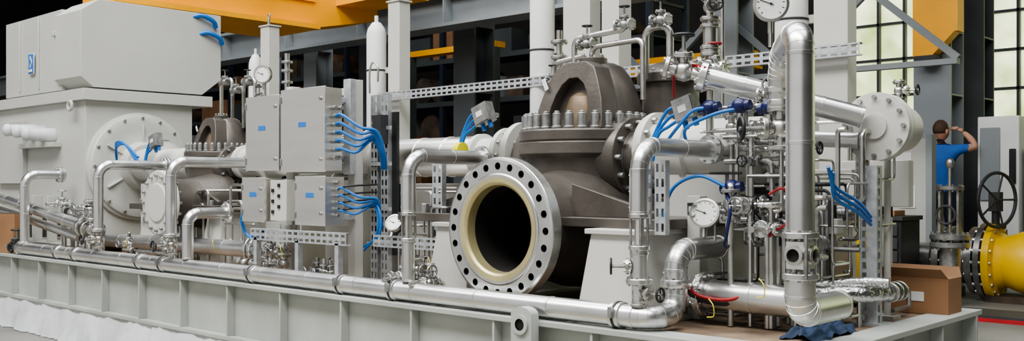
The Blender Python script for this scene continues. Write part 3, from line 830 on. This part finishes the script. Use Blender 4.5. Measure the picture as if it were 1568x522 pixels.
b = B('perforated_cable_tray')
b.strut((-4.9, 3.1, .815), (-4.02, 3.1, .815), Z, .065, .03, rows=2)
for x in (-4.85, -4.45, -4.1): b.box((x-.015, 3.1, .545), (x+.015, 3.13, .8), 'galv')
b.done()
b = B('perforated_cable_tray')
for x in (-4.36, -4.27): b.strut((x, 3.56, .56), (x, 3.56, 1.60), X, .06, .03, rows=2)
b.box((-4.4, 3.59, .7), (-4.2, 3.61, 1.5), 'black')
for z in (.75, .95, 1.2, 1.4): b.box((-4.40, 3.54, z), (-4.2, 3.555, z+.02), 'galv')
b.box((-4.30, 3.50, 1.32), (-4.23, 3.555, 1.48), 'rubber')
b.done()
b = B('perforated_cable_tray')
b.strut((-4.05, 3.3, .80), (-3.55, 3.3, .80), Z, .06, .03, rows=2)
b.strut((-3.60, 3.34, .56), (-3.60, 3.34, 1.2), X, .07, .03, rows=2)
b.done()
b = B('perforated_cable_tray')
b.strut((-2.18, 3.2, .9), (-2.18, 3.2, 1.19), X, .05, .03, rows=2)
b.strut((-2.23, 3.2, .93), (-2.23, 3.2, 1.2), Y, .04, .03, rows=1)
b.strut((-2.12, 3.3, 1.0), (-2.12, 4.2, 1.0), Z, .05, .03, rows=1)
b.done()
b = B('perforated_cable_tray')
b.strut((-1.605, 3.80, .55), (-1.605, 3.80, 1.17), X, .075, .04, rows=2, pitch=.04, slot=.026)
b.strut((-1.565, 3.80, .55), (-1.565, 3.80, 1.17), Y, .04, .04, rows=1, pitch=.04, slot=.026)
b.box((-1.66, 3.76, .545), (-1.54, 3.87, .555), 'galv')
b.done()
b = B('perforated_cable_tray')
b.strut((-5.35, 4.40, 1.70), (-1.9, 4.40, 1.72), Z, .06, .03, rows=2)
b.done()

# ------------------------------------------------------------------ cables
b = B('blue_signal_cables')
for k in range(5):
    z = 1.285+k*.045; j = random.uniform(-.008, .008)
    b.spline([(-4.30, 3.25, z), (-4.25, 3.25, z+.002), (-4.18+.01*k+j, 3.29, z-.018-.012*k), (-4.13+.010*k, 3.36, 1.33+.012*k+j), (-4.135+.009*k, 3.42, 1.26), (-4.18+.008*k, 3.47, 1.18)], .008, 'blue')
b.done()
b = B('blue_signal_cables')
for k in range(4):
    z = .955+k*.04; j = random.uniform(-.006, .006)
    b.spline([(-4.24, 3.22, z), (-4.20, 3.22, z), (-4.14+.008*k+j, 3.26, z-.015-.01*k), (-4.10+.008*k, 3.35, .99+.008*k+j), (-4.11, 3.40, .93), (-4.17+.006*k, 3.45, .86)], .0065, 'blue')
    b.spline([(-4.24, 3.24, z), (-4.18, 3.22, z+.01), (-4.15, 3.28, z+.015), (-4.14, 3.40, z+.02)], .005, 'black')
for o in (0, .02): b.spline([(-4.12+o, 3.36, 1.0), (-4.08+o, 3.36, .92), (-4.10+o, 3.36, .82), (-4.2, 3.36, .74+o)], .0065, 'blue')
b.done()
b = B('blue_signal_cables')
b.spline([(-5.06, 3.2, .95), (-5.12, 3.18, .9), (-5.1, 3.2, .8), (-4.95, 3.2, .77), (-4.8, 3.12, .83)], .007, 'blue')
b.spline([(-5.06, 3.22, .98), (-5.15, 3.2, .92), (-5.12, 3.22, .8), (-4.95, 3.2, .8), (-4.8, 3.12, .84)], .007, 'blue')
b.done()
def jbox(name, c, tilt):
    b = B(name); c = V(c); a = V((math.cos(tilt), 0, math.sin(tilt))); w = V((-math.sin(tilt), 0, math.cos(tilt)))
    b.obox(c, (a, w, Y), (.05, .05, .028), 'bolt'); b.obox(c-Y*.03, (a, w, Y), (.045, .045, .006), 'bolt'); b.obox(c-Y*.037, (a, w, Y), (.02, .014, .002), 'white')
    for o in (-.025, .025): b.cyl(c-w*.05+a*o, c-w*.08+a*o, .012, 'blue', 10)
    b.cyl(c+Y*.02, c+Y*.1, .012, 'tube', 8)
    s0 = c-a*.05
    for k, o in enumerate((-.03, 0, .03)):
        b.spline([s0+w*o, s0+w*o-a*.05-Z*.01, s0-a*(.10+.012*k)-Z*(.06), s0-a*(.13+.01*k)-Z*.16], .0075, 'blue')
    b.done()
jbox('tilted_junction_box', (-3.48, 3.55, 1.45), .35)
jbox('tilted_junction_box', (-2.25, 3.5, 1.41), .3)
jbox('tilted_junction_box', (-7.0, 3.62, 1.42), .3)
b = B('blue_signal_cables')
for k in range(3):
    b.spline([(-1.55, 3.32+.02*k, 1.16-.01*k), (-1.57, 3.42, 1.09-.02*k), (-1.56, 3.6, 1.03-.02*k), (-1.58, 3.76, .97-.015*k)], .0065, 'blue')
b.done()
b = B('blue_signal_cables')
b.spline([(-2.0, 3.38, 1.09), (-2.1, 3.35, 1.13), (-2.2, 3.32, 1.08), (-2.25, 3.32, .95)], .007, 'blue')
b.spline([(-1.98, 3.36, 1.06), (-1.93, 3.3, 1.0), (-1.95, 3.3, .88), (-2.0, 3.4, .85)], .007, 'navy')
b.spline([(-2.06, 3.39, 1.40), (-2.13, 3.36, 1.39), (-2.2, 3.36, 1.33), (-2.3, 3.42, 1.27)], .007, 'blue')
b.spline([(-1.94, 3.39, 1.39), (-2.02, 3.34, 1.37), (-2.15, 3.34, 1.32), (-2.2, 3.42, 1.26)], .007, 'blue')
b.done()
b = B('blue_signal_cables')
for k in range(3):
    b.spline([(-7.6, 3.6, 1.28+.02*k), (-7.5, 3.55, 1.38+.02*k), (-7.35, 3.55, 1.40), (-7.2, 3.58, 1.30-.03*k)], .009, 'blue')
b.done()
b = B('red_black_hose')
b.spline([(-2.13, 3.3, .72), (-2.1, 3.32, .66), (-1.98, 3.35, .64), (-1.85, 3.4, .68), (-1.78, 3.5, .69)], .013, 'rubber')
b.spline([(-2.11, 3.28, .73), (-2.08, 3.30, .67), (-1.96, 3.33, .655), (-1.85, 3.38, .70)], .007, 'red')
b.spline([(-1.80, 3.36, 1.06), (-1.74, 3.36, 1.08), (-1.70, 3.4, 1.0), (-1.82, 3.4, .9)], .005, 'red')
b.spline([(-2.3, 3.48, 1.46), (-2.27, 3.44, 1.55), (-2.2, 3.44, 1.58), (-2.1, 3.4, 1.56)], .006, 'red')
b.done()
b = B('yellow_valve_tag')
b.cyl((-3.62, 3.5, 1.27), (-3.58, 3.5, 1.27), .04, 'yellowtag', 20); b.cyl((-3.6, 3.5, 1.2), (-3.6, 3.5, 1.26), .01, 'tube', 8)
b.done()
for x in (-5.3, -4.6, -3.4, -2.2, -1.7, -1.9, -6.4):
    b = B('yellow_valve_tag'); z = random.uniform(.68, .8)
    b.spline([(x, 3.1, z), (x+.03, 3.08, z-.02), (x+.02, 3.1, z-.06), (x-.02, 3.12, z-.07)], .002, 'yellowtag', 5)
    b.done()

def accum(x, w, zt, tr, tx, tz1):
    b = B('skid_frame_column')
    b.box((x-w/2, 4.46, .545), (x+w/2, 4.56, zt), 'paint')
    b.box((x-w/2-.05, 4.44, .545), (x+w/2+.05, 4.58, .56), 'paint')
    b.box((x-w/2-.012, 4.45, zt), (x+w/2+.012, 4.57, zt+.012), 'paint')
    b.cyl((x, 4.5, zt+.01), (x, 4.5, zt+.07), .012, 'bolt', 8); b.torus((x, 4.5, zt+.09), Y, .02, .005, 'bolt', 16, 6)
    b.done(.003)
    b = B('seal_gas_accumulator')
    b.lathe((tx, 4.48, 1.2), Z, [(1e-5, 0), (tr*.6, .0), (tr, .06), (tr, tz1-1.2-.08), (tr*.85, tz1-1.2-.04), (tr*.45, tz1-1.2), (tr*.2, tz1-1.2+.005), (tr*.2, tz1-1.2+.05), (1e-5, tz1-1.2+.05)], 'white', 28)
    for z in (1.4, 1.9): b.torus((tx, 4.48, z), Z, tr, .006, 'rubber'); b.box((tx, 4.5, z-.02), (x-w/2-.005, 4.53, z+.02), 'paint')
    b.cyl((tx, 4.48, .56), (tx, 4.48, 1.2), .02, 'tube', 12)
    b.done()
accum(-6.84, .12, 2.36, .055, -7.0, 2.15)
accum(-5.25, .12, 2.36, .07, -5.46, 2.24)
accum(-3.62, .20, 2.6, .075, -3.90, 2.5)
accum(-2.07, .17, 2.6, .08, -2.28, 2.5)
b = B('skid_frame_column'); b.box((-3.42, 4.44, .545), (-3.30, 4.56, 2.5), 'paint'); b.done(.003)

# ------------------------------------------------------------------ things on the deck
b = B('cardboard_box')
b.box((-1.82, 4.26, .547), (-1.46, 4.42, .70), 'card')
b.prism([(0, 0), (.36, 0), (.34, .05), (.02, .05)], (-1.82, 4.26, .70), X, V((0, -.6, .8)), Y, .003, 'card')
b.prism([(0, 0), (.36, 0), (.34, .05), (.02, .05)], (-1.82, 4.42, .70), X, V((0, .6, .8)), Y, .003, 'card')
b.box((-1.62, 4.257, .6), (-1.56, 4.26, .64), 'white')
b.done()
b = B('cardboard_box'); b.box((-8.42, 3.0, .552), (-8.14, 3.09, .86), 'card', rz=.2); b.box((-8.40, 3.01, .86), (-8.16, 3.08, .865), 'darkgoods', rz=.2); b.done()
def ragmesh(name, c, rx, ry, h, m):
    b = B(name); n = 26; vs = []; fs = []
    for i in range(n+1):
        for j in range(n+1):
            u = i/n*2-1; v = j/n*2-1; r = max(0, 1-(u*u+v*v)**.5*.85)
            z = h*(r**.5)*(0.55+.45*math.sin(u*9+v*4)*math.cos(v*8-u*3))+random.uniform(0, h*.08)
            vs.append((c[0]+u*rx*(1+.1*math.sin(v*7)), c[1]+v*ry*(1+.12*math.sin(u*6)), c[2]+max(.002, z)))
    for i in range(n):
        for j in range(n): fs.append((i*(n+1)+j, (i+1)*(n+1)+j, (i+1)*(n+1)+j+1, i*(n+1)+j+1))
    b.add(vs, fs, m); b.done(sharp=180)
ragmesh('work_jacket', (-1.62, 3.42, .546), .08, .18, .07, 'cloth')

# ------------------------------------------------------------------ background shop floor
b = B('flanged_pipe_spool')
yy, zc = 9.9, .37
P = lambda x: V((x, yy, zc))
b.lathe(P(-4.15), X, [(1e-5, 0), (.28, 0), (.28, .05), (.17, .06), (.15, .15), (.15, .62), (.2, .66), (.31, .70), (.31, .76), (1e-5, .76)], 'bolt', 36)
b.lathe(P(-3.36), X, [(1e-5, 0), (.32, 0), (.32, .05), (.24, .06), (.22, .10), (.24, .2), (.32, .21), (.32, .27), (1e-5, .27)], 'bolt', 36)
for x in (-4.12, -3.4, -3.1):
    for i in range(14):
        t = 2*pi*i/14; p = P(x)+V((0, .27*math.cos(t), .27*math.sin(t))); b.cyl(p-X*.07, p+X*.07, .018, 'tube', 8)
b.box((-4.0, 9.75, 0), (-3.7, 10.05, .22), 'crane'); b.box((-3.5, 9.7, 0), (-3.3, 10.1, .1), 'hallsteel')
b.done()
b = B('yellow_check_valve')
b.lathe(P(-3.06), X, [(1e-5, 0), (.36, 0), (.36, .05), (1e-5, .05)], 'bolt', 44)
b.lathe(P(-2.99), X, [(1e-5, 0), (.36, 0), (.36, .06), (.27, .08), (.24, .14), (.29, .28), (.29, .5), (.24, .62), (.36, .68), (.36, .74), (1e-5, .74)], 'yellow', 44)
for x in (-3.0, -2.3):
    for i in range(18):
        t = 2*pi*i/18; p = P(x)+V((0, .32*math.cos(t), .32*math.sin(t))); b.cyl(p-X*.09, p+X*.09, .02, 'tube', 8)
b.box((-3.0, 9.7, 0), (-2.5, 10.1, .06), 'darkgoods')
b.done()
b = B('handwheel_gate_valve')
cx, cy = -2.95, 9.86
b.cyl((cx, cy, .60), (cx, cy, .86), .035, 'rubber', 14); b.flange((cx, cy, .70), Z, .09, .03, 'rubber', 8)
b.cyl((cx, cy+.02, .95), (cx+.06, cy-.16, .95), .018, 'rubber', 10); b.box((cx-.05, cy-.05, .84), (cx+.05, cy+.05, 1.02), 'rubber')
hx = V((.93, -.37, 0)); tv = V((.37, .93, 0)); hc = V((cx+.06, cy-.16, .95))
b.torus(hc, hx, .25, .016, 'rubber', 36, 8)
for i in range(5):
    t = 2*pi*i/5; b.cyl(hc, hc+tv*(.24*math.cos(t))+Z*(.24*math.sin(t)), .009, 'rubber', 8)
b.done()
b = B('steel_gate_valve')
cx, cy = -3.14, 9.2
b.cyl((cx, cy, 0), (cx, cy, .55), .09, 'bolt', 18); b.flange((cx, cy, .55), Z, .17, .05, 'bolt', 8); b.flange((cx, cy, .62), Z, .17, .05, 'bolt', 8)
b.box((cx-.09, cy-.04, .62), (cx-.07, cy+.04, 1.05), 'bolt'); b.box((cx+.07, cy-.04, .62), (cx+.09, cy+.04, 1.05), 'bolt'); b.flange((cx, cy, 1.06), Z, .12, .04, 'bolt', 6)
b.cyl((cx, cy, .6), (cx, cy, 1.32), .016, 'tube', 10); b.sph((cx, cy, 1.28), .04, 'bolt', 14, (1, .7, 1.3)); b.torus((cx, cy-.1, .82), Y, .08, .012, 'rubber')
b.done()
b = B('floor_pallet'); b.box((-2.9, 8.3, .0), (-1.9, 8.8, .03), 'red'); b.box((-2.9, 8.32, .03), (-1.95, 8.78, .05), 'rubber'); b.done()
b = B('notice_board_partition')
b.box((-4.25, 10.2, .35), (-3.68, 10.26, 1.56), 'beige'); b.box((-4.28, 10.18, 0), (-4.22, 10.3, 1.6), 'hallgrey'); b.box((-3.71, 10.18, 0), (-3.65, 10.3, 1.6), 'hallgrey')
b.box((-4.08, 10.19, 1.15), (-3.86, 10.2, 1.42), 'white'); b.box((-3.98, 10.19, .85), (-3.82, 10.2, 1.08), 'white')
b.done()
b = B('tool_trolley')
b.box((-4.0, 9.0, .08), (-3.5, 9.45, .76), 'black'); b.box((-4.02, 8.98, .76), (-3.48, 9.48, .80), 'rubber')
for k in range(5): b.box((-3.97, 8.985, .14+k*.12), (-3.53, 9.0, .24+k*.12), 'rubber'); b.box((-3.9, 8.97, .205+k*.12), (-3.6, 8.985, .217+k*.12), 'bolt')
for x in (-3.92, -3.58):
    for y in (9.06, 9.38): b.cyl((x-.02, y, .045), (x+.02, y, .045), .045, 'rubber', 14)
for k in range(6): b.box((-3.98+.07*k, 9.05, .80), (-3.93+.07*k, 9.3, .83+.01*(k % 3)), random.choice(['white', 'hallgrey', 'card']))
b.done(.004)
b = B('machine_tool_enclosure')
b.box((-3.85, 12.2, 0), (-3.40, 13.0, 1.88), 'white'); b.box((-3.82, 12.18, .9), (-3.6, 12.2, 1.75), 'hallgrey'); b.box((-3.5, 12.17, 1.1), (-3.43, 12.2, 1.5), 'black')
b.box((-3.38, 12.3, 0), (-2.9, 13.0, 1.5), 'beige'); b.done(.01)
b = B('lit_control_cubicle')
b.box((-4.85, 14.2, 0), (-4.79, 14.8, 1.95), 'white'); b.box((-4.05, 14.2, 0), (-3.99, 14.8, 1.95), 'white'); b.box((-4.85, 14.2, 1.9), (-3.99, 14.8, 1.97), 'white'); b.box((-4.8, 14.75, 0), (-4.04, 14.8, 1.9), 'beige')
b.box((-4.6, 14.6, 1.84), (-4.3, 14.7, 1.87), 'glow_pane')
b.done()
b = B('yellow_storage_tank')
b.lathe((-3.75, 7.2, .62), X, [(1e-5, -.08), (.15, -.05), (.26, 0), (.26, .62), (.15, .67), (1e-5, .7)], 'yellow', 28)
b.box((-3.6, 7.0, 0), (-3.5, 7.4, .42), 'hallsteel'); b.box((-3.3, 7.0, 0), (-3.2, 7.4, .42), 'hallsteel')
b.done()
b = B('workbench')
b.box((-5.6, 7.6, .78), (-4.4, 8.1, .84), 'hallgrey')
for x in (-5.55, -4.45):
    for y in (7.65, 8.05): b.box((x-.03, y-.03, 0), (x+.03, y+.03, .78), 'hallgrey')
b.box((-5.4, 7.7, .84), (-5.1, 8.0, 1.05), 'hallsteel'); b.box((-4.9, 7.7, .84), (-4.6, 8.0, 1.15), 'crane')
b.done()

# ------------------------------------------------------------------ worker
def skinned(name, verts, edges, root, sub=2):
    me = bpy.data.meshes.new(name+'_tmp'); me.from_pydata([v[0] for v in verts], edges, [])
    ob = bpy.data.objects.new(name+'_tmp', me); bpy.context.scene.collection.objects.link(ob)
    sk = ob.modifiers.new('s', 'SKIN'); sk.use_smooth_shade = True
    sub_ = ob.modifiers.new('u', 'SUBSURF'); sub_.levels = sub; sub_.render_levels = sub
    for i, v in enumerate(verts):
        r = v[1] if isinstance(v[1], tuple) else (v[1], v[1])
        me.skin_vertices[0].data[i].radius = r; me.skin_vertices[0].data[i].use_root = (i == root)
    dg = bpy.context.evaluated_depsgraph_get(); dg.update()
    out = bpy.data.meshes.new_from_object(ob.evaluated_get(dg))
    bpy.data.objects.remove(ob)
    return [v.co.copy() for v in out.vertices], [tuple(p.vertices) for p in out.polygons]
W = B('workshop_worker')
R_ = Matrix.Rotation(math.radians(2), 3, 'Z'); ORG = V((-4.20, 12.0, 0))
def place(vs): return [R_ @ (v*1.03)+ORG for v in vs]
bv = [((0, 0, .98), .13), ((0, 0, 1.1), .125), ((0, .0, 1.27), .14), ((0, 0, 1.40), .14), ((0, 0, 1.50), .075), ((0, .015, 1.57), .055),
      ((-.17, 0, 1.44), .068), ((-.25, 0, 1.32), .055), ((-.27, .02, 1.17), .043), ((-.25, .12, 1.08), .04), ((-.2, .24, 1.0), .028),
      ((.17, 0, 1.45), .068), ((.27, .03, 1.47), .052), ((.36, .07, 1.48), .043), ((.29, .12, 1.58), .038), ((.20, .15, 1.66), .027),
      ((-.10, 0, .90), .095), ((-.115, .0, .70), .085), ((-.12, .02, .50), .062), ((-.125, 0, .30), .058), ((-.13, -.02, .09), .042), ((-.14, .12, .045), .04),
      ((.10, 0, .90), .095), ((.115, .0, .70), .085), ((.12, .02, .50), .062), ((.125, 0, .30), .058), ((.13, -.02, .09), .042), ((.15, .12, .045), .04)]
be = [(0, 1), (1, 2), (2, 3), (3, 4), (4, 5), (3, 6), (6, 7), (7, 8), (8, 9), (9, 10), (3, 11), (11, 12), (12, 13), (13, 14), (14, 15), (0, 16), (16, 17), (17, 18), (18, 19), (19, 20), (20, 21), (0, 22), (22, 23), (23, 24), (24, 25), (25, 26), (26, 27)]
try:
    vs, fs = skinned('body', bv, be, 0)
    zones = {'skin': [], 'shirt': [], 'trousers': [], 'rubber': []}
    for f in fs:
        c = sum((vs[i] for i in f), V())/len(f)
        if c.z < .11: k = 'rubber'
        elif c.z < .99: k = 'trousers' if abs(c.x) < .21 and c.y < .16 else 'skin'
        elif c.z > 1.525 and abs(c.x) < .12: k = 'skin'
        elif c.x > .30 or (c.z > 1.54 and c.x > .12): k = 'skin'
        elif c.x < -.18 and c.z < 1.25: k = 'skin'
        else: k = 'shirt'
        zones[k].append(f)
    pv = place(vs)
    for k, f in zones.items():
        if f: W.add(pv, f, k)
    def hand(wr, d, up, side):
        wr = V(wr); d = V(d).normalized(); up = V(up); up = (up-d*up.dot(d)).normalized(); sd = d.cross(up)*side
        hv, hf = skinned('palm', [(tuple(wr), .024), (tuple(wr+d*.03), (.03, .018)), (tuple(wr+d*.075), (.036, .016))], [(0, 1), (1, 2)], 0, 1)
        W.add(place(hv), hf, 'skin')
        for o, L in ((-.03, .065), (-.01, .078), (.01, .083), (.03, .072)):
            p = wr+d*.075+sd*o
            pts = [(tuple(p), .0095), (tuple(p+d*L*.45-up*.006), .009), (tuple(p+d*L*.75-up*.022), .0085), (tuple(p+d*L*.92-up*.04), .0075)]
            hv, hf = skinned('f', pts, [(0, 1), (1, 2), (2, 3)], 0, 1); W.add(place(hv), hf, 'skin')
        p = wr+d*.025+sd*.028
        hv, hf = skinned('t', [(tuple(p), .012), (tuple(p+d*.025+sd*.022-up*.005), .0105), (tuple(p+d*.05+sd*.03-up*.015), .009)], [(0, 1), (1, 2)], 0, 1); W.add(place(hv), hf, 'skin')
    hand((.20, .15, 1.66), (-.75, .05, .45), (.3, -.4, .8), 1)
    hand((-.2, .24, 1.0), (.3, .9, -.2), (0, .2, 1), -1)
except Exception as ex:
    print('worker skin failed', ex)
HR = Matrix.Rotation(math.radians(-25), 3, 'Z'); HC = V((0, .03, 1.675))
def hp(vs): return place([HR @ v+HC for v in vs])
def ell(c, r, sc, m, n=18, shape=None):
    t = B('t'); t.sph((0, 0, 0), r, m, n, sc); q = [V(v) for v in t.v]
    if shape: q = [shape(v) for v in q]
    q = [v+V(c) for v in q]
    W.add(hp(q), t.f, m)
def hs(v):
    v = v.copy()
    if v.z < -.03: k = 1-(-.03-v.z)*3.0; v.x *= k; v.y = v.y*(1-(-.03-v.z)*1.2)+.008
    return v
ell((0, 0, 0), 1, (.076, .095, .118), 'skin', 28, hs)
ell((0, .096, -.015), 1, (.012, .02, .025), 'skin', 10)
ell((0, .083, -.055), 1, (.024, .01, .007), 'red', 10)
for e in (-1, 1):
    ell((e*.03, .083, .01), 1, (.013, .010, .009), 'white', 10); ell((e*.03, .091, .01), 1, (.006, .004, .006), 'black', 8)
    ell((e*.03, .088, .032), 1, (.018, .006, .004), 'hair', 8); ell((e*.080, -.005, -.015), 1, (.010, .02, .032), 'skin', 10)
def hh(v):
    v = v.copy()
    if v.y > .05 and v.z < .035: v.y = .05
    if v.z < -.05: v.z = -.05
    return v
ell((0, -.012, .018), 1, (.080, .096, .110), 'hair', 28, hh)
W.done(sharp=180)

# ------------------------------------------------------------------ world, lights, camera
w = bpy.data.worlds.new('World'); bpy.context.scene.world = w; w.use_nodes = True
nt = w.node_tree; bg = nt.nodes['Background']
sky = nt.nodes.new('ShaderNodeTexSky'); sky.sky_type = 'HOSEK_WILKIE'; sky.turbidity = 8; sky.sun_direction = (.3, -.5, .8)
mx = nt.nodes.new('ShaderNodeMix'); mx.data_type = 'RGBA'; mx.inputs['Factor'].default_value = .75
mx.inputs[7].default_value = (.88, .87, .86, 1)
nt.links.new(sky.outputs['Color'], mx.inputs[6]); nt.links.new(mx.outputs[2], bg.inputs['Color'])
bg.inputs['Strength'].default_value = 1.0
def area(name, loc, rot, sx, sy, e, col=(1, 1, 1)):
    l = bpy.data.lights.new(name, 'AREA'); l.shape = 'RECTANGLE'; l.size = sx; l.size_y = sy; l.energy = e; l.color = col
    o = bpy.data.objects.new(name, l); o.location = loc; o.rotation_euler = rot; bpy.context.scene.collection.objects.link(o)
area('soft_fill_light', (-3, -1, 7.5), (math.radians(25), 0, 0), 10, 2, 650, (1, .97, .93))  # added area light out of view, soft light from above and front

cam = bpy.data.cameras.new('camera'); co = bpy.data.objects.new('camera', cam)
bpy.context.scene.collection.objects.link(co)
co.location = (0, 0, 1.1); co.rotation_euler = (math.radians(90), 0, math.radians(42.8))
cam.sensor_width = 36; cam.lens = 36*1509/1568; cam.shift_y = 20/1568; cam.clip_start = .05; cam.clip_end = 200
bpy.context.scene.camera = co
try: bpy.context.scene.view_settings.look = 'AgX - Medium High Contrast'
except Exception: pass
